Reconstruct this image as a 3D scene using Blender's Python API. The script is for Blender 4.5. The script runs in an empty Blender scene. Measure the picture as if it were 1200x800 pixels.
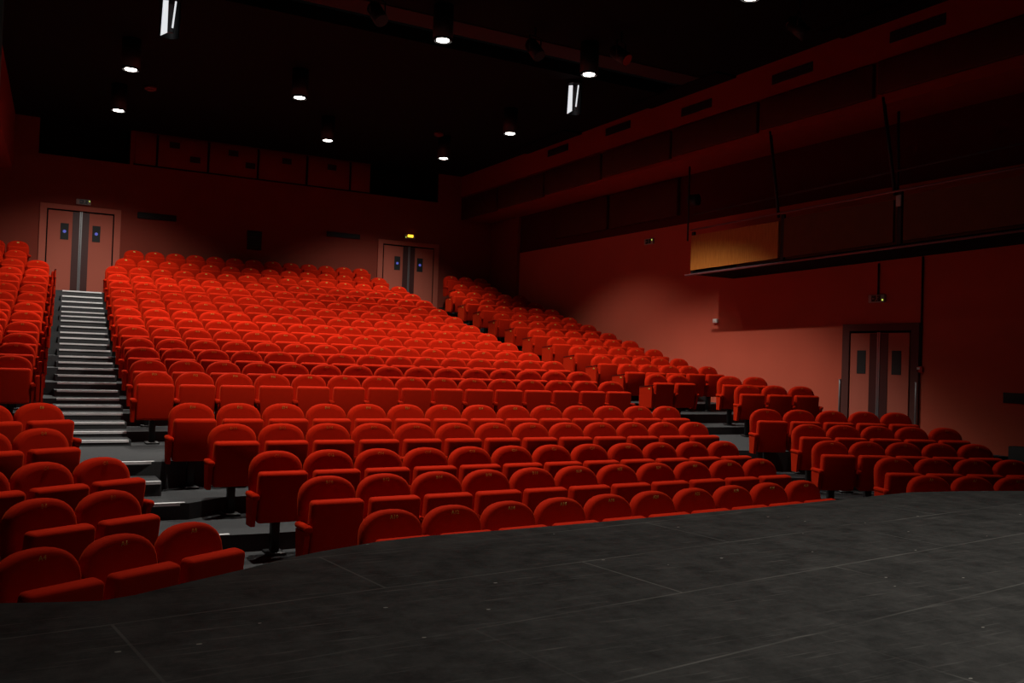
import bpy, bmesh, math, random
from mathutils import Vector, Matrix
random.seed(4)
PI = math.pi
SC = bpy.context.scene
COL = SC.collection

# ------------------------------------------------------------------ helpers
def link(o, parent=None):
    COL.objects.link(o)
    if parent is not None:
        o.parent = parent
    return o

def tag(o, label=None, cat=None, group=None, kind=None):
    if label: o['label'] = label
    if cat: o['category'] = cat
    if group: o['group'] = group
    if kind: o['kind'] = kind
    return o

def empty(name, loc=(0, 0, 0), rz=0.0):
    o = bpy.data.objects.new(name, None)
    o.empty_display_size = .1
    o.location = loc
    o.rotation_euler = (0, 0, rz)
    return link(o)

class MB:
    """collects shapes, then builds ONE mesh object"""
    def __init__(s):
        s.bm = bmesh.new(); s.mi = 0
    def _add(s, b, M=None):
        if M is not None: bmesh.ops.transform(b, matrix=M, verts=b.verts)
        vs = [s.bm.verts.new(v.co) for v in b.verts]
        b.verts.index_update()
        for f in b.faces:
            try:
                nf = s.bm.faces.new([vs[v.index] for v in f.verts]); nf.smooth = f.smooth; nf.material_index = s.mi
            except ValueError: pass
        b.free()
        return s
    def rbox(s, c, d, bev=0.0, seg=2, M=None, smooth=True):
        b = bmesh.new()
        bmesh.ops.create_cube(b, size=1)
        for v in b.verts: v.co = Vector((v.co.x*d[0], v.co.y*d[1], v.co.z*d[2]))
        if bev > 0:
            bmesh.ops.bevel(b, geom=b.edges[:], offset=bev, segments=seg, profile=.5, affect='EDGES', clamp_overlap=True)
            for f in b.faces: f.smooth = smooth
        T = Matrix.Translation(Vector(c))
        if M is not None: T = T @ M
        return s._add(b, T)
    def box2(s, a, b_, bev=0.0):
        c = [(a[i]+b_[i])/2 for i in range(3)]; d = [abs(b_[i]-a[i]) for i in range(3)]
        return s.rbox(c, d, bev, 1, smooth=False)
    def cyl(s, c, r, h, axis='z', n=20, r2=None, smooth=True, caps=True, M=None):
        b = bmesh.new()
        bmesh.ops.create_cone(b, cap_ends=caps, cap_tris=False, segments=n, radius1=r, radius2=r if r2 is None else r2, depth=h)
        for f in b.faces: f.smooth = smooth and len(f.verts) == 4
        R = {'z': Matrix(), 'x': Matrix.Rotation(PI/2, 4, 'Y'), 'y': Matrix.Rotation(-PI/2, 4, 'X')}[axis]
        T = Matrix.Translation(Vector(c)) @ R
        if M is not None: T = Matrix.Translation(Vector(c)) @ M
        return s._add(b, T)
    def bar(s, p, q, r, n=8):
        p, q = Vector(p), Vector(q); d = q-p
        M = d.to_track_quat('Z', 'Y').to_matrix().to_4x4()
        return s.cyl((p+q)/2, r, d.length, n=n, M=M)
    def prism(s, pts, z0, z1):
        b = bmesh.new()
        lo = [b.verts.new((x, y, z0)) for x, y in pts]; hi = [b.verts.new((x, y, z1)) for x, y in pts]
        n = len(pts)
        b.faces.new(hi); b.faces.new(lo[::-1])
        for i in range(n):
            b.faces.new((lo[i], lo[(i+1) % n], hi[(i+1) % n], hi[i]))
        bmesh.ops.recalc_face_normals(b, faces=b.faces[:])
        return s._add(b)
    def hexa(s, P):
        """8 points: 4 of one face, then the 4 matching ones of the opposite face"""
        b = bmesh.new(); v = [b.verts.new(p) for p in P]
        for f in ((0,1,2,3),(7,6,5,4),(0,4,5,1),(1,5,6,2),(2,6,7,3),(3,7,4,0)): b.faces.new([v[i] for i in f])
        bmesh.ops.recalc_face_normals(b, faces=b.faces[:])
        return s._add(b)
    def mesh(s, name, mats):
        me = bpy.data.meshes.new(name)
        s.bm.normal_update(); s.bm.to_mesh(me); s.bm.free()
        for m in (mats if isinstance(mats, (list, tuple)) else [mats]): me.materials.append(m)
        return me
    def build(s, name, mats, parent=None, loc=None):
        o = bpy.data.objects.new(name, s.mesh(name, mats))
        if loc is not None: o.location = loc
        return link(o, parent)

def mat(name, col, rough=.8, metal=0., sheen=0., sheen_col=None, noise=None, bump=None, emit=None, spec=.5):
    m = bpy.data.materials.new(name); m.use_nodes = True
    nt = m.node_tree; N = nt.nodes; L = nt.links
    p = N['Principled BSDF']
    p.inputs['Base Color'].default_value = (*col, 1)
    p.inputs['Roughness'].default_value = rough
    p.inputs['Metallic'].default_value = metal
    p.inputs['Specular IOR Level'].default_value = spec
    if sheen:
        p.inputs['Sheen Weight'].default_value = sheen
        p.inputs['Sheen Roughness'].default_value = .45
        p.inputs['Sheen Tint'].default_value = (*(sheen_col or (1, 1, 1)), 1)
    if noise or bump:
        tc = N.new('ShaderNodeTexCoord')
    if noise:
        sc, amt = noise
        nz = N.new('ShaderNodeTexNoise'); nz.inputs['Scale'].default_value = sc; nz.inputs['Detail'].default_value = 4
        L.new(tc.outputs['Object'], nz.inputs['Vector'])
        rp = N.new('ShaderNodeMapRange'); rp.inputs[3].default_value = 1-amt; rp.inputs[4].default_value = 1+amt
        L.new(nz.outputs['Fac'], rp.inputs[0])
        mx = N.new('ShaderNodeMix'); mx.data_type = 'RGBA'; mx.blend_type = 'MULTIPLY'; mx.inputs[0].default_value = 1
        mx.inputs[6].default_value = (*col, 1)
        L.new(rp.outputs[0], mx.inputs[7]); L.new(mx.outputs[2], p.inputs['Base Color'])
    if bump:
        sc, st = bump
        nb = N.new('ShaderNodeTexNoise'); nb.inputs['Scale'].default_value = sc; nb.inputs['Detail'].default_value = 3
        L.new(tc.outputs['Object'], nb.inputs['Vector'])
        bp = N.new('ShaderNodeBump'); bp.inputs['Strength'].default_value = st; bp.inputs['Distance'].default_value = .01
        L.new(nb.outputs['Fac'], bp.inputs['Height']); L.new(bp.outputs['Normal'], p.inputs['Normal'])
    if emit:
        p.inputs['Emission Color'].default_value = (*emit[0], 1); p.inputs['Emission Strength'].default_value = emit[1]
    return m

M = {}
M['plush'] = mat('red_plush', (.43, .0125, .0022), .95, sheen=.22, sheen_col=(1, .11, .012), noise=(14, .10), bump=(260, .15), spec=.04)
M['gold'] = mat('gold_thread', (.55, .34, .07), .45)
M['black_metal'] = mat('black_metal', (.007, .007, .008), .5)
M['grey_metal'] = mat('grey_metal', (.32, .32, .33), .4, .8)
M['cap'] = mat('dark_cap', (.07, .006, .004), .7, spec=.1)
M['carpet'] = mat('charcoal_carpet', (.058, .060, .062), .95, noise=(60, .35), bump=(220, .4), spec=.1)
M['nosing'] = mat('aluminium_nosing', (.80, .80, .80), .42, .1)
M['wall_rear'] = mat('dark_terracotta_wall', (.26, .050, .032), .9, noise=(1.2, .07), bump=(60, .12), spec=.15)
M['wall'] = mat('terracotta_wall', (.55, .105, .060), .9, noise=(1.3, .07), bump=(60, .12), spec=.2)
M['door'] = mat('terracotta_door', (.50, .122, .078), .7, noise=(1.6, .05), spec=.3)
M['door_dark'] = mat('dark_door_band', (.060, .012, .010), .5)
M['dark_frame'] = mat('dark_brown_frame', (.10, .024, .017), .7)
M['black'] = mat('matt_black', (.006, .006, .006), .9, spec=.1)
M['soft_black'] = mat('black_ceiling', (.0055, .0042, .0038), .9, noise=(.7, .2), spec=.1)
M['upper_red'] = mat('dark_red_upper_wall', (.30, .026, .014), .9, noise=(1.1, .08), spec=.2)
M['upper_shade'] = mat('shaded_upper_wall', (.075, .0065, .004), .9, noise=(1.1, .08), spec=.2)  # wall red darkened to stand for the shade above the lamp beams
M['wood_dark'] = mat('dark_wood', (.13, .040, .012), .5, noise=(4, .2), spec=.25)
M['panel_dark'] = mat('dark_stained_panel', (.075, .015, .007), .6, noise=(3, .15), spec=.2)
M['sensor'] = mat('dull_red_sensor', (.16, .02, .015), .7)
M['ceil_red'] = mat('ceiling_red_strip', (.028, .005, .004), .9)
M['slate'] = mat('slate_grille', (.014, .018, .017), .7)
M['white_plastic'] = mat('white_plastic', (.75, .74, .70), .4)
M['sign_body'] = mat('pale_sign_body', (.42, .38, .36), .4)
M['sign_face'] = mat('dark_green_face', (.012, .030, .026), .3)
M['led'] = mat('green_lamp', (.2, .3, .05), .4, emit=((.60, .75, .10), 1.6))
M['amber'] = mat('amber_lamp', (.8, .4, .05), .4, emit=((1, .52, .03), 2.2))
M['lamp'] = mat('lamp_glow', (1, 1, 1), .4, emit=((1, .93, .84), 14))
M['reflector'] = mat('lamp_reflector', (.9, .9, .9), .3, emit=((.93, .97, 1), .8))
M['blue'] = mat('blue_light', (.05, .06, .3), .4, emit=((.08, .09, .42), .8))
M['steel'] = mat('dark_steel', (.05, .028, .03), .45, .3)
M['rail'] = mat('painted_rail', (.24, .10, .11), .4, .2)
M['curtain'] = mat('grey_drape', (.60, .60, .58), .9)
M['callpoint'] = mat('red_callpoint', (.45, .03, .02), .5)

def wood_mat():
    m = mat('orange_wood', (.36, .115, .020), .45, spec=.3)
    nt = m.node_tree; N = nt.nodes; L = nt.links; p = N['Principled BSDF']
    tc = N.new('ShaderNodeTexCoord'); mp = N.new('ShaderNodeMapping'); mp.inputs['Scale'].default_value = (1, 14, 1.2)
    nz = N.new('ShaderNodeTexNoise'); nz.inputs['Scale'].default_value = 3; nz.inputs['Detail'].default_value = 6
    cr = N.new('ShaderNodeValToRGB')
    cr.color_ramp.elements[0].position = .3; cr.color_ramp.elements[0].color = (.42, .135, .020, 1)
    cr.color_ramp.elements[1].position = .75; cr.color_ramp.elements[1].color = (.60, .23, .042, 1)
    L.new(tc.outputs['Object'], mp.inputs['Vector']); L.new(mp.outputs['Vector'], nz.inputs['Vector'])
    L.new(nz.outputs['Fac'], cr.inputs['Fac']); L.new(cr.outputs['Color'], p.inputs['Base Color'])
    return m
M['wood'] = wood_mat()

def stage_mat():
    m = mat('black_stage_boards', (.05, .05, .048), .68, spec=.2)
    nt = m.node_tree; N = nt.nodes; L = nt.links; p = N['Principled BSDF']
    def math_(op, a, b=None):
        n = N.new('ShaderNodeMath'); n.operation = op
        for i, v in enumerate((a, b)):
            if v is None: continue
            if isinstance(v, (int, float)): n.inputs[i].default_value = v
            else: L.new(v, n.inputs[i])
        return n.outputs[0]
    def mixc(f, a, b):
        n = N.new('ShaderNodeMix'); n.data_type = 'RGBA'
        L.new(f, n.inputs[0])
        for i, v in ((6, a), (7, b)):
            if isinstance(v, tuple): n.inputs[i].default_value = (*v, 1)
            else: L.new(v, n.inputs[i])
        return n.outputs[2]
    tc = N.new('ShaderNodeTexCoord'); mp = N.new('ShaderNodeMapping')
    mp.inputs['Rotation'].default_value = (0, 0, -math.radians(7)); mp.inputs['Location'].default_value = (.28, -.06, 0)
    L.new(tc.outputs['Object'], mp.inputs['Vector'])
    br = N.new('ShaderNodeTexBrick'); br.inputs['Scale'].default_value = 1; br.offset = .5
    br.inputs['Brick Width'].default_value = 2.0; br.inputs['Row Height'].default_value = .62
    br.inputs['Mortar Size'].default_value = .006; br.inputs['Mortar Smooth'].default_value = .3
    br.inputs['Color1'].default_value = (1, 1, 1, 1); br.inputs['Color2'].default_value = (.86, .86, .86, 1); br.inputs['Mortar'].default_value = (0, 0, 0, 1)
    L.new(mp.outputs['Vector'], br.inputs['Vector'])
    # seams fade in and out along their length
    nf = N.new('ShaderNodeTexNoise'); nf.inputs['Scale'].default_value = 1.4; nf.inputs['Detail'].default_value = 3
    L.new(tc.outputs['Object'], nf.inputs['Vector'])
    nr = N.new('ShaderNodeMapRange'); nr.inputs[1].default_value = .38; nr.inputs[2].default_value = .62; nr.inputs[3].default_value = .12; nr.inputs[4].default_value = .8
    L.new(nf.outputs['Fac'], nr.inputs[0])
    seam = math_('MULTIPLY', br.outputs['Fac'], nr.outputs[0])
    # cloudy wear
    nz = N.new('ShaderNodeTexNoise'); nz.inputs['Scale'].default_value = 4.5; nz.inputs['Detail'].default_value = 10; nz.inputs['Roughness'].default_value = .78
    L.new(tc.outputs['Object'], nz.inputs['Vector'])
    cr = N.new('ShaderNodeValToRGB')
    cr.color_ramp.elements[0].position = .36; cr.color_ramp.elements[0].color = (.034, .035, .034, 1)
    cr.color_ramp.elements[1].position = .68; cr.color_ramp.elements[1].color = (.098, .097, .092, 1)
    L.new(nz.outputs['Fac'], cr.inputs['Fac'])
    base = mixc(seam, cr.outputs['Color'], (.21, .205, .19))
    # fine scratches
    ms = N.new('ShaderNodeMapping'); ms.inputs['Rotation'].default_value = (0, 0, .35); ms.inputs['Scale'].default_value = (3, 60, 1)
    L.new(tc.outputs['Object'], ms.inputs['Vector'])
    ns = N.new('ShaderNodeTexNoise'); ns.inputs['Scale'].default_value = 1.1; ns.inputs['Detail'].default_value = 5
    L.new(ms.outputs['Vector'], ns.inputs['Vector'])
    sr = N.new('ShaderNodeMapRange'); sr.inputs[1].default_value = .60; sr.inputs[2].default_value = .74; sr.inputs[3].default_value = 0; sr.inputs[4].default_value = .7
    L.new(ns.outputs['Fac'], sr.inputs[0])
    base = mixc(sr.outputs[0], base, (.17, .165, .155))
    # short scuffs across the boards
    ms2 = N.new('ShaderNodeMapping'); ms2.inputs['Rotation'].default_value = (0, 0, -1.1); ms2.inputs['Scale'].default_value = (2.2, 40, 1)
    L.new(tc.outputs['Object'], ms2.inputs['Vector'])
    n2 = N.new('ShaderNodeTexNoise'); n2.inputs['Scale'].default_value = 1.3; n2.inputs['Detail'].default_value = 4
    L.new(ms2.outputs['Vector'], n2.inputs['Vector'])
    s2 = N.new('ShaderNodeMapRange'); s2.inputs[1].default_value = .66; s2.inputs[2].default_value = .76; s2.inputs[4].default_value = .8
    L.new(n2.outputs['Fac'], s2.inputs[0])
    base = mixc(s2.outputs[0], base, (.20, .195, .18))
    # paint specks
    vo = N.new('ShaderNodeTexVoronoi'); vo.inputs['Scale'].default_value = 9
    mv = N.new('ShaderNodeMapping'); mv.inputs['Scale'].default_value = (1, 1.6, 1); L.new(tc.outputs['Object'], mv.inputs['Vector']); L.new(mv.outputs['Vector'], vo.inputs['Vector'])
    near = math_('LESS_THAN', vo.outputs['Distance'], .085)
    sp = N.new('ShaderNodeSeparateColor'); L.new(vo.outputs['Color'], sp.inputs[0])
    few = math_('GREATER_THAN', sp.outputs[0], .86)
    base = mixc(math_('MULTIPLY', near, few), base, (.42, .40, .36))
    L.new(base, p.inputs['Base Color'])
    return m
M['stage'] = stage_mat()

# ------------------------------------------------------------------ seat rows (metres; stage camera at the origin, +Y towards the back wall)
P = .53          # seat pitch
H = .93          # height of the embroidered number above the tread
# number-height z per row
Zt = {'A': -1.19, 'B': -1.09, 'C': -.985, 'D': -.82, 'E': -.65,
      1: -.34, 2: -.20, 3: -.02, 4: .135, 5: .34, 6: .55, 7: .75, 8: .98, 9: 1.21, 10: 1.47, 11: 1.69, 12: 1.97, 13: 2.27, 14: 2.59}
FZ = {k: v-H for k, v in Zt.items()}
D8 = math.radians(-.8)
# block, row, first seat x, y, number of seats, row direction (rad)
ROWS = []
UC = {1: (1.73, 13.04, 15), 2: (1.80, 14.16, 15), 3: (1.83, 15.13, 15), 4: (1.88, 16.17, 15), 5: (1.92, 17.17, 15), 6: (1.96, 18.21, 15),
      7: (2.01, 19.17, 15), 8: (2.06, 20.20, 15), 9: (2.11, 21.24, 15), 10: (2.16, 22.28, 15), 11: (2.20, 23.22, 15), 12: (2.26, 24.39, 15),
      13: (2.57, 25.45, 14), 14: (2.86, 26.37, 13)}
for r, (x, y, n) in UC.items(): ROWS.append(('centre', r, x, y, n, D8))
for r, x, y, n, a in (('E', 1.88, 10.94, 14, -.1), ('D', 2.15, 10.02, 13, -.3), ('C', 2.30, 8.74, 12, 2.0), ('B', 2.46, 7.62, 11, 3.1), ('A', 2.57, 6.39, 10, 5.3)):
    ROWS.append(('centre', r, x, y, n, math.radians(a)))
for r, x, y, n in (('E', 10.25, 10.37, 5), ('D', 10.25, 9.51, 5), ('C', 9.86, 8.76, 5), ('B', 9.76, 7.65, 4), ('A', 9.24, 6.77, 3)):
    ROWS.append(('lower right', r, x, y, n, math.radians(-22.2)))
ROWS.append(('lower right', 1, 12.20, 12.85, 3, math.radians(-21.7)))
ROWS.append(('lower right', 2, 12.57, 13.75, 2, math.radians(-21.5)))
a30 = math.radians(30)
for r, xe, ye, n, a in (('A', 1.12, 6.30, 4, 31), ('B', .71, 7.23, 3, 30.5), ('C', .76, 8.48, 3, 30), ('D', .32, 9.55, 2, 27), ('E', .33, 10.74, 2, 25)):
    a = math.radians(a)
    ROWS.append(('lower left', r, xe-(n-1)*P*math.cos(a), ye-(n-1)*P*math.sin(a), n, a))
UL = {2: .05, 3: .10, 4: .15, 5: .19, 6: .25, 7: .29, 8: .35, 9: .40, 10: .44, 11: .49, 12: .53, 13: .07, 14: .11}
for r, x in UL.items():
    n = 2 if r != 14 else 2
    ROWS.append(('upper left', r, x-(n-1)*P, UC[r][1]+.02, n, 0))
UR = {2: (11.07, 14.15, 2), 3: (11.16, 15.20, 5), 4: (11.18, 16.20, 5), 5: (11.22, 17.17, 5), 6: (11.27, 18.20, 5), 7: (11.28, 19.15, 5), 8: (11.35, 20.19, 5),
      9: (11.40, 21.22, 5), 10: (11.47, 22.28, 5), 11: (11.45, 23.20, 5), 12: (11.59, 24.38, 5), 13: (12.19, 25.45, 3), 14: (12.24, 26.30, 3)}
for r, (x, y, n) in UR.items(): ROWS.append(('upper right', r, x, y, n, 0))

# camera model (also used to see which seats are largest in the picture)
YAW, PIT, ROL, F = math.radians(28.895825), math.radians(1.211275), math.radians(1.931382), 1067.93
fw = Vector((math.sin(YAW)*math.cos(PIT), math.cos(YAW)*math.cos(PIT), math.sin(PIT)))
rt0 = Vector((math.cos(YAW), -math.sin(YAW), 0)); up0 = rt0.cross(fw)
rt = rt0*math.cos(ROL)+up0*math.sin(ROL); up = up0*math.cos(ROL)-rt0*math.sin(ROL)
def pix(p):
    p = Vector(p); z = p.dot(fw)
    return 600+F*p.dot(rt)/z, 400-F*p.dot(up)/z, z

# ------------------------------------------------------------------ seat meshes
def back_profile(hw, z0, zs, zt, n=14):
    pts = [(-hw+.03, z0), (hw-.03, z0), (hw, z0+.03)]
    for i in range(n+1):
        t = PI*i/n
        c, s = math.cos(t), math.sin(t)
        e = 2/2.35
        pts.append((hw*math.copysign(abs(c)**e, c), zs+(zt-zs)*abs(s)**e))
    pts.append((-hw, z0+.03))
    return pts
def add_backrest(m):
    b = bmesh.new()
    prof = back_profile(.255, .36, .775, .972)
    cx, cz = 0, .66
    rings = []
    for y, inset in ((.115, .03), (.100, .006), (.075, 0), (.035, 0), (.014, .007), (.002, .024), (-.003, .055)):
        ring = []
        for x, z in prof:
            dx, dz = x-cx, z-cz; l = math.hypot(dx, dz)
            k = (l-inset)/l
            X, Z = cx+dx*k, cz+dz*k
            ring.append(b.verts.new((X, y+(Z-.93)*.12, Z)))
        rings.append(ring)
    n = len(prof)
    for a, c in zip(rings, rings[1:]):
        for i in range(n):
            f = b.faces.new((a[i], a[(i+1) % n], c[(i+1) % n], c[i])); f.smooth = True
    for ring in (rings[0], rings[-1]):
        f = b.faces.new(ring); f.smooth = False
    bmesh.ops.recalc_face_normals(b, faces=b.faces[:])
    return m._add(b)
TILT = Matrix.Rotation(math.radians(-7), 4, 'X')
def add_cushion(m):
    # tipped-up seat pad: underside towards the stage, top edge leaning forward
    T = Matrix.Rotation(math.radians(7), 4, 'X')
    return m.rbox((0, -.175, .565), (.465, .125, .480), .035, 3, M=T)
def add_arm(m, x):
    m.rbox((x, -.135, .585), (.066, .28, .052), .022, 3)
    m.rbox((x, -.262, .578), (.072, .055, .060), .024, 3)
    return m
def add_side(m, x):
    # upholstered cheek under an aisle armrest, narrower towards its foot
    return m.hexa([(x-.024, -.255, .556), (x+.024, -.255, .556), (x+.024, -.02, .556), (x-.024, -.02, .556),
                   (x-.020, -.200, .300), (x+.020, -.200, .300), (x+.020, -.04, .300), (x-.020, -.04, .300)])
def add_pedestal(m):
    m.rbox((0, .005, .19), (.075, .10, .38), .006, 1)
    m.rbox((0, -.03, .355), (.40, .14, .035), .006, 1)
    m.rbox((0, -.01, .012), (.17, .24, .024), .006, 1)
    for x in (-.265,): m.rbox((x, -.06, .50), (.022, .12, .11), .004, 1)
    return m
def jump_x(side): return side*.345
def add_jump(m, side):
    return m.rbox((side*.322, -.13, .53), (.055, .33, .36), .018, 2)
def add_flap(m, side):
    x = side*.372
    a = [(x-.014, -.33, .745), (x-.014, .06, .705), (x-.014, .06, .33), (x-.014, -.33, .33)]
    return m.hexa(a+[(p[0]+.028, p[1], p[2]) for p in a])
def add_capstrip(m, side):
    x = side*.372
    a = [(x-.019, -.340, .748), (x-.019, .065, .706), (x-.019, .065, .720), (x-.019, -.340, .764)]
    return m.hexa(a+[(p[0]+.038, p[1], p[2]) for p in a])
def add_plate(m, side):
    return m.rbox((side*.389, -.25, .69), (.004, .055, .024))

mesh = {
 'back': add_backrest(MB()).mesh('backrest', M['plush']),
 'cush': add_cushion(MB()).mesh('seat_cushion', M['plush']),
 'armL': add_arm(MB(), -.265).mesh('armrest', M['plush']),
 'armR': add_arm(MB(), .265).mesh('armrest', M['plush']),
 'sideL': add_side(MB(), -.268).mesh('armrest_cheek', M['plush']),
 'sideR': add_side(MB(), .268).mesh('armrest_cheek', M['plush']),
 'ped': add_pedestal(MB()).mesh('pedestal', M['black_metal']),
}
for s, k in ((-1, 'L'), (1, 'R')):
    mesh['jump'+k] = add_jump(MB(), s).mesh('jump_seat', M['plush'])
    mesh['flap'+k] = add_flap(MB(), s).mesh('jump_seat_flap', M['plush'])
    mesh['capx'+k] = add_capstrip(MB(), s).mesh('flap_cap', M['cap'])
    mesh['plate'+k] = add_plate(MB(), s).mesh('number_plate', M['gold'])

def inst(name, me, parent):
    o = bpy.data.objects.new(name, me)
    return link(o, parent)

ORD = ['first', 'second', 'third', 'fourth', 'fifth', 'sixth', 'seventh', 'eighth', 'ninth', 'tenth', 'eleventh', 'twelfth', 'thirteenth',
       'fourteenth', 'fifteenth', 'sixteenth', 'seventeenth', 'eighteenth', 'nineteenth']
ROWORDER = ['A', 'B', 'C', 'D', 'E'] + list(range(1, 15))
LETTER = dict(zip(ROWORDER, 'ABCDEFGHJKLMNPQRSTU'))
SEATS = []
for blk, r, x, y, n, a in ROWS:
    for i in range(n):
        px, py = x+P*i*math.cos(a), y+P*i*math.sin(a)
        u, v, z = pix((px, py, Zt[r]))
        if u < -28 or u > 1222: continue
        SEATS.append(dict(blk=blk, r=r, i=i, n=n, x=px, y=py, a=a, z=z, u=u))
SEATS.sort(key=lambda s: s['z'])
NEAR = SEATS[:300]; FAR = SEATS[300:]
last_row = {b: [r for r in ROWORDER if any(s['blk'] == b and s['r'] == r for s in SEATS)] for b in {s['blk'] for s in SEATS}}
def seat_label(s):
    rows = last_row[s['blk']]; k = rows.index(s['r'])
    i = s['i'] if 'left' not in s['blk'] else s['n']-1-s['i']
    where = 'from left' if s['blk'] == 'centre' else 'from the aisle'
    blk = 'centre block' if s['blk'] == 'centre' else s['blk']+' block'
    rowtxt = 'front row' if k == 0 else ORD[k]+' row up'
    return f"red plush tip-up seat, {ORD[i]} {where} in the {rowtxt}, {blk}"
def has_jump(s):
    if s['blk'] == 'upper right' and s['i'] == 0 and s['r'] <= 13: return 'L'
    if s['blk'] == 'upper left' and s['i'] == s['n']-1 and s['r'] <= 12: return 'R'
TEXTS = []
def text_obj(txt, parent):
    cu = bpy.data.curves.new('seat_number', 'FONT'); cu.body = txt
    cu.size = .042; cu.align_x = 'CENTER'; cu.align_y = 'CENTER'; cu.extrude = .001; cu.resolution_u = 1
    cu.materials.append(M['gold'])
    t = link(bpy.data.objects.new('text_source', cu))
    TEXTS.append((t, parent))
for s in NEAR:
    root = empty('theatre_seat', (s['x'], s['y'], FZ[s['r']]), s['a'])
    tag(root, seat_label(s), 'theatre seat', 'red tip-up theatre seats in curved rows')
    bk = inst('backrest', mesh['back'], root)
    if s['blk'] == 'centre': num = 10+2*s['i']
    elif 'left' in s['blk']: num = 8-2*(s['n']-1-s['i'])
    else: num = 9-2*s['i'] if s['i'] < 5 else 1
    if num > 0: text_obj(LETTER[s['r']]+str(num), bk)
    inst('seat_cushion', mesh['cush'], root)
    first, last = s['i'] == 0, s['i'] == s['n']-1
    aL = inst('armrest', mesh['armL'], root)
    if first: inst('armrest_cheek', mesh['sideL'], aL)
    if last:
        aR = inst('armrest', mesh['armR'], root)
        inst('armrest_cheek', mesh['sideR'], aR)
    inst('pedestal', mesh['ped'], root)
    j = has_jump(s)
    if j:
        js = inst('jump_seat', mesh['jump'+j], root)
        inst('jump_seat_flap', mesh['flap'+j], js); inst('flap_cap', mesh['capx'+j], js); inst('number_plate', mesh['plate'+j], js)
bpy.context.view_layer.update()
dg = bpy.context.evaluated_depsgraph_get()
for t, bk in TEXTS:
    me = bpy.data.meshes.new_from_object(t.evaluated_get(dg)); me.name = 'seat_number'
    if not me.materials: me.materials.append(M['gold'])
    me.transform(Matrix.Translation((0, -.006, .925)) @ Matrix.Rotation(PI/2, 4, 'X'))
    inst('seat_number', me, bk)
for t, bk in TEXTS:
    cu = t.data; bpy.data.objects.remove(t); bpy.data.curves.remove(cu)
# the smallest seats, up by the back wall and far right, as one body of seats
far = MB()
for s in FAR:
    T = Matrix.Translation((s['x'], s['y'], FZ[s['r']])) @ Matrix.Rotation(s['a'], 4, 'Z')
    def put(fn, mi, *a):
        m = MB(); fn(m, *a); far.mi = mi
        far._add(m.bm, T)
    put(add_backrest, 0); put(add_cushion, 0); put(add_arm, 0, -.265); put(add_pedestal, 1)
    if s['i'] == 0: put(add_side, 0, -.268)
    if s['i'] == s['n']-1: put(add_arm, 0, .265)
    put(lambda m: m.rbox((0, -.004, .925), (.05, .006, .026)), 2)
    j = has_jump(s)
    if j:
        sg = -1 if j == 'L' else 1
        put(add_jump, 0, sg); put(add_flap, 0, sg); put(add_capstrip, 3, sg); put(add_plate, 2, sg)
o = far.build('theatre_seats', [M['plush'], M['black_metal'], M['gold'], M['cap']])
tag(o, 'small far red seats of the topmost rows below the dark back wall', 'theatre seats', 'red tip-up theatre seats in curved rows', 'stuff')

# ------------------------------------------------------------------ floor: stepped tiers
XL, XR, YB, ZC, ZF = -3.3, 14.2, 27.3, 6.05, FZ['A']
fl = MB()
fl.box2((XL-.2, 2.0, ZF-.3), (XR+.2, YB+.2, ZF))
TIERS = {
 'B': [(XL, 3.9), (1.5, 6.62), (2.3, 6.53), (7.6, 7.0), (8.9, 7.05), (XR, 4.95)],
 'C': [(XL, 5.08), (1.35, 7.77), (2.4, 7.75), (7.9, 8.07), (9.5, 7.92), (XR, 5.98)],
 'D': [(XL, 6.3), (1.3, 8.95), (2.3, 8.88), (8.2, 9.1), (9.7, 9.0), (XR, 7.15)],
 'E': [(XL, 7.7), (1.2, 9.95), (1.7, 9.85), (2.1, 10.15), (8.6, 10.15), (10.2, 9.72), (XR, 8.08)],
 1: [(XL, 8.9), (1.2, 10.95), (1.6, 10.9), (1.9, 11.1), (8.9, 11.08), (10.2, 10.6), (XR, 8.95)],
}
for r, pl in TIERS.items():
    fl.prism(pl+[(XR, YB), (XL, YB)], ZF-.2, FZ[r])
def yedge(r): return UC[r][1]-.88
for r in range(2, 14):
    fl.box2((XL, yedge(r), ZF-.2), (XR, YB, FZ[r]))
for xa, xb in ((XL, .48), (2.68, 10.0), (12.28, XR)):
    fl.box2((xa, yedge(14), ZF-.2), (xb, YB, FZ[14]))
tag(fl.build('floor', M['carpet']), 'charcoal carpeted floor rising in tiers under the seat rows', None, None, 'structure')

# aisle stairs: a half step before every tier, pale nosings on every edge
def aisle_left(y):  return (.54+(y-13.3)*.046, 1.47+(y-13.3)*.046)
def aisle_right(y): return (9.55+(y-13.3)*.046, 10.62+(y-13.3)*.046)
def stair(aisle, rows, label):
    m = MB(); noses = []
    for r in rows:
        y1 = yedge(r); y0 = y1-.5
        xa, xb = aisle(y0)
        zm = (FZ[r]+FZ[r-1])/2
        m.box2((xa, y0, FZ[r-1]-.05), (xb, y1+.02, zm))
        noses.append((xa, xb, y0, zm)); xa2, xb2 = aisle(y1); noses.append((xa2, xb2, y1, FZ[r]))
    st = m.build('stairs', M['carpet']); tag(st, label, None, None, 'structure')
    for xa, xb, y, z in noses:
        MB().box2((xa+.03, y-.012, z-.026), (xb-.03, y+.045, z+.004)).build('nosing', M['nosing'], st)
    return st
stair(aisle_left, range(2, 14), 'straight carpeted stair with pale metal nosings climbing to the left door')
stair(aisle_right, range(2, 14), 'carpeted aisle stair between the centre block and upper right block')
m = MB(); m.box2((1.0, 10.40, FZ['E']-.05), (1.5, 10.97, (FZ['E']+FZ[1])/2))
st = m.build('stairs', M['carpet']); tag(st, 'short carpeted step beside the lower left seats', None, None, 'structure')
zm = (FZ['E']+FZ[1])/2
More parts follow.
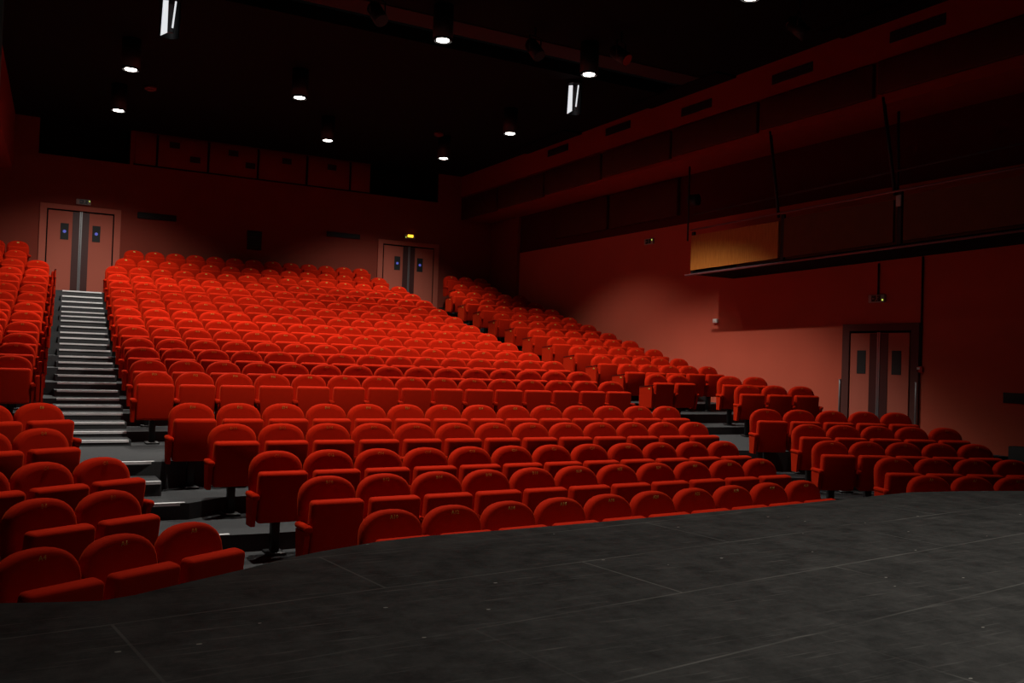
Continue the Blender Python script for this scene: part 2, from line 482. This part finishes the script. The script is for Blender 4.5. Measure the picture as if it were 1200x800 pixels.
for a, b, y, z in ((1.0, 1.49, 10.40, zm), (1.0, 1.49, 10.93, FZ[1]), (1.18, 1.66, 9.88, FZ['E']), (1.35, 1.92, 8.93, FZ['D']), (9.3, 9.75, 10.90, FZ[1])):
    MB().box2((a, y-.012, z-.026), (b, y+.045, z+.005)).build('nosing', M['nosing'], st)

# stage with curved apron edge
SZ = -.9
edge = [(-4.2, 3.8), (-.5, 3.66), (.01, 3.63), (.17, 3.58), (.32, 3.54), (.44, 3.58), (.62, 3.69), (.9, 3.85), (1.08, 3.97), (1.28, 4.07), (1.62, 4.20), (1.92, 4.25),
        (2.28, 4.26), (2.96, 4.30), (4.39, 4.42), (5.2, 4.52), (6.06, 4.62), (6.6, 4.54), (7.14, 4.40), (8.2, 4.05), (9.6, 3.5), (13.5, 2.2)]
m = MB(); m.prism(edge+[(13.5, -3), (-4.2, -3)], SZ-.05, SZ)
sg = m.build('stage_floor', M['stage']); tag(sg, 'scuffed black stage floor with faint board seams and curved front edge', None, None, 'structure')
m = MB(); m.prism([(x, y-.03) for x, y in edge]+[(13.5, -2.9), (-4.2, -2.9)], ZF, SZ-.05)
m.build('apron_wall', M['black'], sg)

# ------------------------------------------------------------------ walls
def struct(mb, name, ma, label=None, parent=None):
    o = mb.build(name, ma, parent)
    if parent is None: tag(o, label, None, None, 'structure')
    return o
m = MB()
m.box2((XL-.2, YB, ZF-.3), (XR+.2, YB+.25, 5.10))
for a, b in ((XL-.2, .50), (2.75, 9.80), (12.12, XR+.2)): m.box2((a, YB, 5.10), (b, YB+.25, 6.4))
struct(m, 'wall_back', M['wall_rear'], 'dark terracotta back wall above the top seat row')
for i, (a, b) in enumerate(((.50, 2.75), (9.80, 12.12))):
    m = MB()
    m.box2((a, YB+.28, 5.08), (b, YB+.34, 6.4))
    w = struct(m, 'window_%d' % (i+1), M['black'], ('black projection-room opening above the left door', 'black projection-room opening above the right door')[i])
    m = MB(); m.box2((a, YB+.02, 5.09), (b, YB+.27, 5.13)); m.box2((a, YB+.02, 5.09), (a+.04, YB+.27, 6.4)); m.box2((b-.04, YB+.02, 5.09), (b, YB+.27, 6.4))
    m.build('window_frame', M['soft_black'], w)
m = MB(); m.box2((XR, 2, ZF-.3), (XR+.25, YB+.25, 3.45))
struct(m, 'wall_right', M['wall'], 'terracotta right wall lit from above beside the seats')
m = MB(); m.box2((XR, 2, 3.45), (XR+.25, YB+.25, 6.5))  # same wall continued upward, its unlit look put into the colour
struct(m, 'wall_right_shaded', M['upper_shade'], 'upper right wall behind the gallery, shade painted in as dark red')
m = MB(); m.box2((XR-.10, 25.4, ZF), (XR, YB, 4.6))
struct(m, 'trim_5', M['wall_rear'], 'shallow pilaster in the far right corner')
m = MB(); m.box2((XL-.25, 2, ZF-.3), (XL, YB+.25, 6.5))
struct(m, 'wall_left', M['wall'], 'terracotta left wall out beyond the left seats')

# ceiling: rear slab, dark slot, red strip, front slab
m = MB(); m.box2((XL-.2, 16.15, ZC), (XR+.2, YB+.3, ZC+.25)); m.box2((XL-.2, -3, ZC), (XR+.2, 14.75, ZC+.25))
m.box2((XL-.2, 14.6, ZC+.55), (XR+.2, 16.3, ZC+.75))
for y in (22.9, 17.1, 11.5, 5.9): m.box2((12.40, y-2.85, ZC-.045), (12.955, y, ZC+.01))
struct(m, 'ceiling', M['soft_black'], 'black ceiling of large flat panels over the auditorium')
m = MB(); m.box2((XL-.2, 14.75, ZC-.02), (12.95, 15.35, ZC+.2))
struct(m, 'trim_1', M['ceil_red'], 'dark red strip along the ceiling slot')

# right bulkhead: red strip with vents on top, dark panels, soffit
BX = 12.95
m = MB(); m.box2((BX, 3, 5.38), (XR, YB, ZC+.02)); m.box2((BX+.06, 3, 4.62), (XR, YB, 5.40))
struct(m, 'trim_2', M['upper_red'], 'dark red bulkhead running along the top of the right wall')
joints = [27.25, 24.7, 21.9, 19.08, 16.3, 13.55, 10.75, 7.95, 5.15]
plab = ['farthest, in the corner by the back wall', 'second from the back wall', 'third from the back wall', 'fourth from the back wall', 'fifth from the back wall',
        'sixth from the back wall', 'seventh from the back wall', 'nearest the stage, at the picture edge']
for k, (yb, ya) in enumerate(zip(joints, joints[1:])):
    m = MB(); zlo = 4.70+.012*(16-ya); zhi = 5.34+.004*(16-ya)
    m.rbox((BX+.02, (ya+yb)/2, (zlo+zhi)/2), (.09, yb-ya-.10, zhi-zlo), .02, 2)
    tag(m.build('acoustic_panel', M['panel_dark']), 'dark acoustic panel on the right bulkhead, '+plab[k], 'panel', 'acoustic panels along the right bulkhead')
for k, (y1, y0, z) in enumerate(((21.76, 20.7, 5.80), (18.94, 17.9, 5.82), (15.98, 14.98, 5.66), (13.22, 12.18, 5.69), (10.48, 9.42, 5.72))):
    g = MB().box2((BX-.012, y0, z-.095), (BX+.02, y1, z+.095)).build('air_vent', M['slate'])
    tag(g, 'black slot vent in the red bulkhead, '+['smallest, nearest the back wall', 'second from the back wall', 'third from the back wall', 'fourth from the back wall', 'largest, at the upper right of the photo'][k], 'vent', 'slot vents in the right bulkhead')
    s_ = MB()
    for q in (-.05, 0, .05): s_.rbox((BX-.014, (y0+y1)/2, z+q), (.012, y1-y0-.04, .014))
    s_.build('louvre', M['black_metal'], g)
# second panel row on the wall below the soffit
for k, (yb, ya) in enumerate(((23.2, 20.46), (20.36, 17.45))):
    m = MB(); m.rbox((XR-.05, (ya+yb)/2, 4.13), (.10, yb-ya-.06, .92), .02, 2)
    tag(m.build('acoustic_panel', M['panel_dark']), ('lower dark acoustic panel on the right wall, farther from the gallery', 'lower dark acoustic panel on the right wall, next to the gallery end')[k], 'panel', 'lower acoustic panels on the right wall')
# left bulkhead
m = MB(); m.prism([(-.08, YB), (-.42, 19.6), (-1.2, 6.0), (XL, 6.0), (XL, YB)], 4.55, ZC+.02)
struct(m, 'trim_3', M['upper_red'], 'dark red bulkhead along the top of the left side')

# projection booth panels on the back wall
xs = [2.84, 3.45, 4.84, 6.26, 7.73, 9.10, 9.78]
pl = ['narrow, beside the left opening', 'second from left, with one square port', 'third from left, with two square ports', 'fourth from left, with one port', 'fifth from left', 'narrow, at the right end']
ports = {1: [(3.90, 5.78), (4.47, 5.44)], 2: [(5.53, 5.78), (6.03, 5.48)], 3: [(7.10, 5.76)], 4: [(8.5, 5.76)]}
pl[1] = 'second from left, with two small ports'
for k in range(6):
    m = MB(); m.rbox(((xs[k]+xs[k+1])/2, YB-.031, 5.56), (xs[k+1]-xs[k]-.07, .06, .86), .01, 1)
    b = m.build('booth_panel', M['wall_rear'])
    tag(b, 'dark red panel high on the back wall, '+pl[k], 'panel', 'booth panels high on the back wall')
    m = MB(); m.rbox((xs[k+1]-.005, YB-.032, 5.56), (.05, .063, .90)); m.rbox(((xs[k]+xs[k+1])/2, YB-.032, 5.115), (xs[k+1]-xs[k], .063, .03))
    m.build('joint_strip', M['black'], b)
    for (x, z) in ports.get(k, []):
        MB().rbox((x, YB-.066, z), (.28, .02, .17)).build('port', M['slate'], b)
# grilles on the back wall
for a, b_, z, h, lab in ((3.0, 4.03, 3.71, .17, 'long dark slot grille on the back wall right of the left door'), (8.42, 9.49, 3.71, .15, 'long dark slot grille on the back wall left of the right door'), (6.03, 6.45, 3.30, .56, 'dark square grille in the middle of the back wall')):
    g = MB().rbox(((a+b_)/2, YB-.02, z), (b_-a, .04, h), .006, 1).build('wall_grille', M['slate']); tag(g, lab, 'grille')
    s_ = MB()
    for q in range(5): s_.rbox(((a+b_)/2, YB-.045, z-h*.36+q*h*.18), (b_-a-.05, .012, h*.07))
    s_.build('slat', M['black_metal'], g)

# ------------------------------------------------------------------ doors
def door(name, origin, rz, W, Hh, label, dark=False, glow=True):
    """double door, local x across, -y towards the room, z up"""
    root = empty(name, origin, rz); tag(root, label, None, None, 'structure')
    fm = M['dark_frame'] if dark else M['door']
    f = MB(); fwid = .165
    f.box2((-W/2, -.05, 0), (-W/2+fwid, 0, Hh)); f.box2((W/2-fwid, -.05, 0), (W/2, 0, Hh)); f.box2((-W/2+fwid, -.05, Hh-.13), (W/2-fwid, 0, Hh))
    f.build('door_frame', fm, root)
    MB().box2((-W/2+fwid, -.012, 0), (W/2-fwid, -.002, Hh-.13)).build('door_reveal', M['black'], root)
    ix = W/2-fwid-.035
    for s in (-1, 1):
        a, b = sorted((s*.025, s*ix))
        lf = MB().box2((a, -.045, .01), (b, -.013, Hh-.175)).build('door_leaf', M['door'], root)
        a, b = sorted((s*.03, s*.205))
        MB().box2((a, -.052, .01), (b, -.040, Hh-.18)).build('dark_band', M['door_dark'], lf)
        a, b = sorted((s*.29, s*.49))
        w = MB().box2((a, -.052, Hh-.94), (b, -.04, Hh-.50)).build('vision_panel', M['slate'], lf)
        if glow:
            MB().cyl(((a+b)/2, -.055, Hh-.72), .042, .008, 'y', 14).build('blue_light', M['blue'], w)
        a, b = sorted((s*.006, s*.032))
        MB().box2((a, -.062, .01), (b, -.045, Hh-.16)).build('edge_strip', M['grey_metal'], lf)
    return root
door('door_1', (1.585, YB, FZ[13]), 0, 1.99, 3.79-FZ[13], 'terracotta double door at the head of the left stair')
door('door_2', (11.15, YB, FZ[13]), 0, 2.10, 3.71-FZ[13], 'terracotta double door at the head of the right aisle')
door('door_3', (XR, 11.53, FZ[1]), -PI/2, 1.70, .92-FZ[1], 'dark framed double door in the right wall', dark=True, glow=False)
for y, lab in ((12.42, 'pale metal corner strip left of the side door'), (10.72, 'pale metal corner strip right of the side door')):
    m = MB(); m.rbox((XR-.03, y, FZ[1]+.56), (.06, .03, 1.12), .004, 1); m.rbox((XR-.032, y, FZ[1]+1.125), (.065, .036, .012))
    tag(m.build('guard_strip', M['grey_metal']), lab, 'guard strip')

def exit_sign(loc, rz, label, mode):
    root = empty('exit_sign', loc, rz); tag(root, label, 'exit sign', 'emergency exit signs over the doors')
    MB().rbox((0, -.03, 0), (.36, .06, .15), .012, 2).build('housing', M['sign_body'], root)
    f = MB().rbox((0, -.063, 0), (.20, .008, .11)).build('sign_face', M['sign_face'], root)
    g = MB(); g.rbox((.02, -.069, .012), (.022, .004, .045)); g.cyl((.02, -.069, .044), .011, .004, 'y', 10); g.bar((.02, -.069, -.008), (-.012, -.069, -.044), .006); g.bar((.02, -.069, -.008), (.044, -.069, -.040), .006)
    g.bar((.02, -.069, .026), (.052, -.069, .008), .005); g.bar((-.03, -.069, 0), (-.08, -.069, 0), .006); g.bar((-.08, -.069, 0), (-.06, -.069, .018), .005); g.bar((-.08, -.069, 0), (-.06, -.069, -.018), .005)
    g.build('pictogram', M['sign_body'], f)
    if mode == 'amber':
        MB().rbox((0, -.075, .015), (.19, .03, .085), .012, 2).build('lamp', M['amber'], root)
    MB().cyl((.145 if mode != 'amber' else -.15, -.064, .03 if mode == 'led' else -.03), .013, .01, 'y', 12).build('indicator', M['led'], root)
    return root
exit_sign((1.63, YB, 3.91), 0, 'small grey exit sign with a green pilot light over the left back door', 'led')
exit_sign((11.17, YB, 3.88), 0, 'exit sign with a glowing amber lamp over the right back door', 'amber')
e3 = exit_sign((XR, 11.61, 1.39), -PI/2, 'grey exit sign over the side door on the right wall', 'led3')
exit_sign((XR, 18.62, 3.15), -PI/2, 'small emergency light high on the right wall left of the gallery', 'led')

# conduits, call point, switch, boxes on the right wall
tag(MB().bar((XR-.02, 11.60, 1.47), (XR-.02, 11.60, 2.05), .018).build('conduit', M['black_metal']), 'short black conduit above the side-door exit sign', 'conduit')
tag(MB().bar((XR-.02, 10.66, .15), (XR-.02, 10.66, 2.10), .018).build('conduit', M['black_metal']), 'long black conduit running down to the red call point', 'conduit')
c = empty('call_point', (XR, 10.66, .09)); tag(c, 'small red fire call point on the right wall beside the side door', 'call point')
MB().rbox((-.025, 0, 0), (.05, .11, .11), .008, 2).build('case', M['callpoint'], c); MB().rbox((-.053, .018, .018), (.006, .055, .04)).build('window', M['white_plastic'], c)
c = empty('wall_switch', (XR, 16.05, 1.07)); tag(c, 'small white square switch box on the right wall below the gallery end', 'switch')
MB().rbox((-.03, 0, 0), (.06, .13, .095), .008, 2).build('case', M['white_plastic'], c); MB().rbox((-.063, 0, 0), (.008, .05, .05), .003, 1).build('rocker', M['white_plastic'], c)
g = MB().rbox((XR-.015, 8.80, -.33), (.03, .62, .17), .006, 1).build('wall_grille', M['slate']); tag(g, 'dark rectangular grille on the right wall at the photo edge', 'grille')
m = MB(); m.rbox((XR-.11, 8.47, FZ['E']+.245), (.20, .84, .49), .01, 1); tag(m.build('equipment_box', M['slate']), 'dark low equipment box against the right wall behind the last seats', 'box')
# ------------------------------------------------------------------ side gallery (lighting catwalk) on the right wall
GX = 13.02
def gz(y): return 2.01+(15.52-y)*.021
gal = empty('lighting_gallery', (GX, 15.52, 2.01)); tag(gal, 'hanging lighting gallery with wood and dark panels on the right wall', 'gallery')
def G(m, name, ma, par=None):
    o = m.build(name, ma); o.parent = par or gal
    o.matrix_parent_inverse = Matrix.Translation((-GX, -15.52, -2.01)) if par is None else Matrix()
    return o
Y0 = 4.6
m = MB(); m.hexa([(GX-.02, 15.52, gz(15.52)-.0), (GX-.02, Y0, gz(Y0)), (XR, Y0, gz(Y0)), (XR, 15.52, gz(15.52)),
                  (GX-.02, 15.52, gz(15.52)+.05), (GX-.02, Y0, gz(Y0)+.05), (XR, Y0, gz(Y0)+.05), (XR, 15.52, gz(15.52)+.05)])
G(m, 'deck', M['black'])
m = MB(); m.bar((GX-.04, 15.73, gz(15.73)+.0), (GX-.04, Y0, gz(Y0)+.0), .022); G(m, 'lower_rail', M['rail'])
m = MB(); m.bar((GX-.04, 15.57, gz(15.57)+.98), (GX-.04, Y0, gz(Y0)+.92), .020); G(m, 'handrail', M['rail'])
m = MB(); m.bar((GX+.02, 15.59, gz(15.59)+1.32), (GX+.02, Y0, gz(Y0)+1.30), .016); G(m, 'upper_rail', M['steel'])
for (ya, yb, ma) in ((15.57, 12.99, 'wood'), (12.84, 10.36, 'panel_dark'), (10.16, 7.60, 'panel_dark'), (7.45, 5.0, 'panel_dark')):
    m = MB()
    for_y = (ya, yb)
    P8 = [(GX-.03, ya, gz(ya)+.10), (GX-.03, yb, gz(yb)+.10), (GX-.03, yb, gz(yb)+.82), (GX-.03, ya, gz(ya)+.86)]
    m.hexa(P8+[(p[0]+.05, p[1], p[2]) for p in P8])
    o = G(m, 'fascia_panel', M['wood' if ma == 'wood' else 'wood_dark'])
    if ma == 'wood': o['label'] = 'orange wood panel catching the light'
for y in (15.55, 12.91, 10.26, 7.52):
    m = MB(); m.rbox((GX+.02, y, gz(y)+.47), (.05, .08, .95)); G(m, 'stanchion', M['black_metal'])
for (y, zt) in ((13.02, 4.70), (10.36, 4.75), (7.69, 4.8)):
    m = MB(); m.bar((GX+.0, y, gz(y)+.9), (GX+.0, y+.28, zt), .030); G(m, 'hanger_post', M['black_metal'])
m = MB(); m.bar((GX+.5, 10.70, gz(10.65)+.9), (GX+.5, 10.72, 4.6), .025); G(m, 'hanger_post', M['black_metal'])
m = MB(); m.rbox((GX-.05, 10.24, gz(10.24)+.78), (.03, .10, .19), .005, 1); G(m, 'pale_plate', M['sign_body'])
m = MB(); m.box2((GX, 15.45, gz(15.49)+.05), (XR, 15.51, gz(15.49)+.86)); G(m, 'end_panel', M['black'])

# ------------------------------------------------------------------ luminaires
def downlight(x, y, label, on=True, power=150, size=116, blend=.45, z=5.44, aim=None):
    root = empty('downlight', (x, y, z)); tag(root, label, 'ceiling lamp', 'black cylinder downlights under the ceiling')
    m = MB(); m.cyl((0, 0, .32), .175, .58, n=28); m.cyl((0, 0, .015), .175, .03, n=28, caps=False); m.cyl((0, 0, .015), .15, .03, n=28, caps=False)
    m.cyl((0, 0, (ZC-z+.55)/2), .03, max(.02, ZC-z-.55), n=10)
    m.build('housing', M['black_metal'], root)
    if on:
        MB().cyl((0, 0, .012), .108, .014, n=28).build('lamp_lens', M['lamp'], root)
        L = bpy.data.lights.new('lamp_light', 'SPOT'); L.energy = power; L.spot_size = math.radians(size); L.spot_blend = blend
        L.shadow_soft_size = .05; L.color = (1, .94, .86)
        lo = bpy.data.objects.new('lamp_light', L); lo.location = (0, 0, -.015); link(lo, root)
        if aim: lo.rotation_euler = (Vector(aim)-Vector((x, y, z))).to_track_quat('-Z', 'Y').to_euler()
    return root
KP = 4.2
LAMPS = [
 (1.88, 19.24, 'lit downlight over the left stair, nearer of the two above it', 215, 118, .4, None),
 (2.00, 22.74, 'small lit downlight above the left back door', 250, 108, .9, (1.8, 24.8, 0)),
 (5.22, 19.19, 'lit downlight over the middle of the centre block', 140, 114, .4, None),
 (6.91, 22.59, 'lit downlight near the back wall above the centre block', 150, 94, .5, None),
 (6.31, 14.25, 'large lit downlight at the top centre of the photo by the ceiling slot', 195, 122, .4, None),
 (10.18, 22.65, 'small lit downlight above the right back door', 210, 92, .9, (9.8, 25.4, 0)),
 (10.34, 19.18, 'lit downlight over the right aisle in mid hall', 140, 106, .5, None),
 (9.39, 14.36, 'lit downlight beside the slotted lamp at the right of the ceiling', 295, 107, .4, (9.39, 14.95, 0)),
 (9.34, 10.02, 'downlight nearest the stage, cut by the top edge of the photo', 60, 80, .6, None),
 (5.50, 9.60, 'lit downlight over the front rows of the centre block', 205, 84, .7, None),
 (2.00, 9.80, 'lit downlight over the front rows of the left block', 270, 90, .7, None),
]
for x, y, lab, pw, sz, bl, aim in LAMPS: downlight(x, y, lab, True, pw*KP, sz, bl, aim=aim)

def slot_lamp(x, y, label, power):
    root = empty('slotted_lamp', (x, y, 5.36), -math.atan2(x, y)); tag(root, label, 'ceiling lamp', 'tall lamps with an open lit side')
    # shell open on the side facing the stage
    b = bmesh.new(); n = 22; R, h = .165, .62; a0, a1 = math.radians(-22), math.radians(202)
    rows_ = []
    for rr in (R, R-.012):
        lo = []; hi = []
        for i in range(n+1):
            t = a0+(a1-a0)*i/n
            lo.append(b.verts.new((rr*math.cos(t), rr*math.sin(t), 0))); hi.append(b.verts.new((rr*math.cos(t), rr*math.sin(t), h)))
        rows_.append((lo, hi))
        for i in range(n): b.faces.new((lo[i], lo[i+1], hi[i+1], hi[i])).smooth = True
    for i in range(n): b.faces.new((rows_[0][1][i], rows_[0][1][i+1], rows_[1][1][i+1], rows_[1][1][i]))
    m = MB(); m._add(b); m.cyl((0, 0, h), R, .02, n=24); m.cyl((0, 0, (ZC-5.36+h)/2), .03, ZC-5.36-h+.02, n=10)
    m.build('housing', M['black_metal'], root)
    m = MB(); q8 = [(-.14, -.06, -.03), (-.035, -.085, .03), (-.035, -.085, .58), (-.12, -.065, .58)]; m.hexa(q8+[(p[0], p[1]+.012, p[2]) for p in q8]); m.bar((.045, -.09, .12), (.085, -.09, .58), .014)
    m.build('lit_reflector', M['reflector'], root)
    m = MB(); m.rbox((.0, -.07, .04), (.11, .01, .012)); m.rbox((.06, -.08, .12), (.012, .012, .18)); m.build('bracket', M['grey_metal'], root)
    L = bpy.data.lights.new('lamp_light', 'SPOT'); L.energy = power*KP; L.spot_size = math.radians(96); L.spot_blend = .6
    L.shadow_soft_size = .06; L.color = (1, .94, .86)
    lo = bpy.data.objects.new('lamp_light', L); lo.location = (0, 0, -.03); link(lo, root)
slot_lamp(2.20, 16.5, 'black cylinder lamp with a white lit slot at the top left of the photo', 230)
slot_lamp(10.43, 16.5, 'black cylinder lamp with a white lit slot right of centre ceiling', 25)

def stage_spot(loc, rz, tilt, label, lens='slate', drop=.4):
    root = empty('stage_spotlight', loc, rz); tag(root, label, 'spotlight', 'dark stage spotlights')
    R = Matrix.Rotation(tilt, 4, 'X')
    m = MB(); m.cyl((0, 0, 0), .12, .34, M=R, n=20); m.cyl(R @ Vector((0, 0, .20)), .12, .08, r2=.07, M=R, n=20); m.build('lamp_body', M['black_metal'], root)
    m = MB(); m.cyl(R @ Vector((0, 0, -.175)), .105, .012, M=R, n=20); m.build('lens', M[lens], root)
    m = MB(); m.bar((-.15, 0, 0), (-.15, 0, .24), .012); m.bar((.15, 0, 0), (.15, 0, .24), .012); m.bar((-.15, 0, .24), (.15, 0, .24), .012); m.bar((0, 0, .24), (0, 0, .24+drop), .016)
    m.build('yoke', M['black_metal'], root)
stage_spot((5.03, 14.0, 5.55), .3, -.7, 'dark stage spotlight in the ceiling slot at the top centre', drop=.24)
stage_spot((8.11, 14.2, 5.62), .3, -.7, 'dark stage spotlight hanging right of the bright centre lamp', drop=.17)
stage_spot((9.51, 13.5, 5.60), .4, -.9, 'stage spotlight with a dull red face beside the slotted lamp', 'callpoint', drop=.19)
stage_spot((11.04, 10.7, 5.55), .6, -.8, 'dark stage spotlight near the right bulkhead vents', drop=.24)
# a spotlight on an arm at the gallery end
sp = empty('stage_spotlight', (13.35, 15.95, 3.75), .5); tag(sp, 'dark round spotlight clamped on a post at the gallery end', 'spotlight', 'dark stage spotlights')
R = Matrix.Rotation(PI/2, 4, 'X')
m = MB(); m.cyl((0, 0, 0), .125, .24, M=R, n=22); m.build('lamp_body', M['black_metal'], sp)
m = MB(); m.cyl((0, -.125, 0), .095, .012, M=R, n=22); m.build('lens', M['slate'], sp)
m = MB(); m.bar((-.18, .05, -.95), (-.18, .05, .72), .022); m.bar((-.18, .05, 0), (-.05, .05, 0), .018); m.build('post', M['black_metal'], sp)
# tiny ceiling fixtures
for x, y, lab in ((2.64, 22.5, 'small dull red ceiling sensor near the left lamps'), (9.9, 22.4, 'small dull red ceiling sensor near the right lamps')):
    m = MB(); m.cyl((x, y, ZC-.03), .13, .06, n=20); m.cyl((x, y, ZC-.07), .08, .03, n=20); tag(m.build('ceiling_sensor', M['sensor']), lab, 'sensor', 'ceiling sensors')

# stage drape at the left edge
m = MB(); n = 26
pts = [(-.052-.9*i/n, 3.05+.035*math.sin(i*1.9)) for i in range(n+1)]
m.prism(pts+[(x, y+.03) for x, y in reversed(pts)], SZ, 6.0)
tag(m.build('stage_curtain', M['curtain']), 'grey hanging stage drape at the left edge of the photo', 'curtain')
# work light over the stage, above the frame
downlight(5.0, .8, 'downlight above the right of the stage', True, 860, 106, 1.0)

# ------------------------------------------------------------------ camera, world, view
cam = bpy.data.cameras.new('camera'); cam.sensor_fit = 'HORIZONTAL'; cam.sensor_width = 36
cam.lens = 36*F/1200; cam.clip_start = .05; cam.clip_end = 200
co = bpy.data.objects.new('camera', cam); link(co)
co.matrix_world = Matrix(((rt.x, up.x, -fw.x, 0), (rt.y, up.y, -fw.y, 0), (rt.z, up.z, -fw.z, 0), (0, 0, 0, 1)))
SC.camera = co
w = bpy.data.worlds.new('world'); SC.world = w; w.use_nodes = True
w.node_tree.nodes['Background'].inputs['Color'].default_value = (.5, .4, .38, 1)
w.node_tree.nodes['Background'].inputs['Strength'].default_value = .002
vs = SC.view_settings
SC.display_settings.display_device = 'sRGB'
vs.view_transform = 'Standard'; vs.look = 'None'; vs.gamma = 1; vs.exposure = 0; vs.use_curve_mapping = False
print('SEATS', len(SEATS), 'far z from', FAR[0]['z'] if FAR else None)
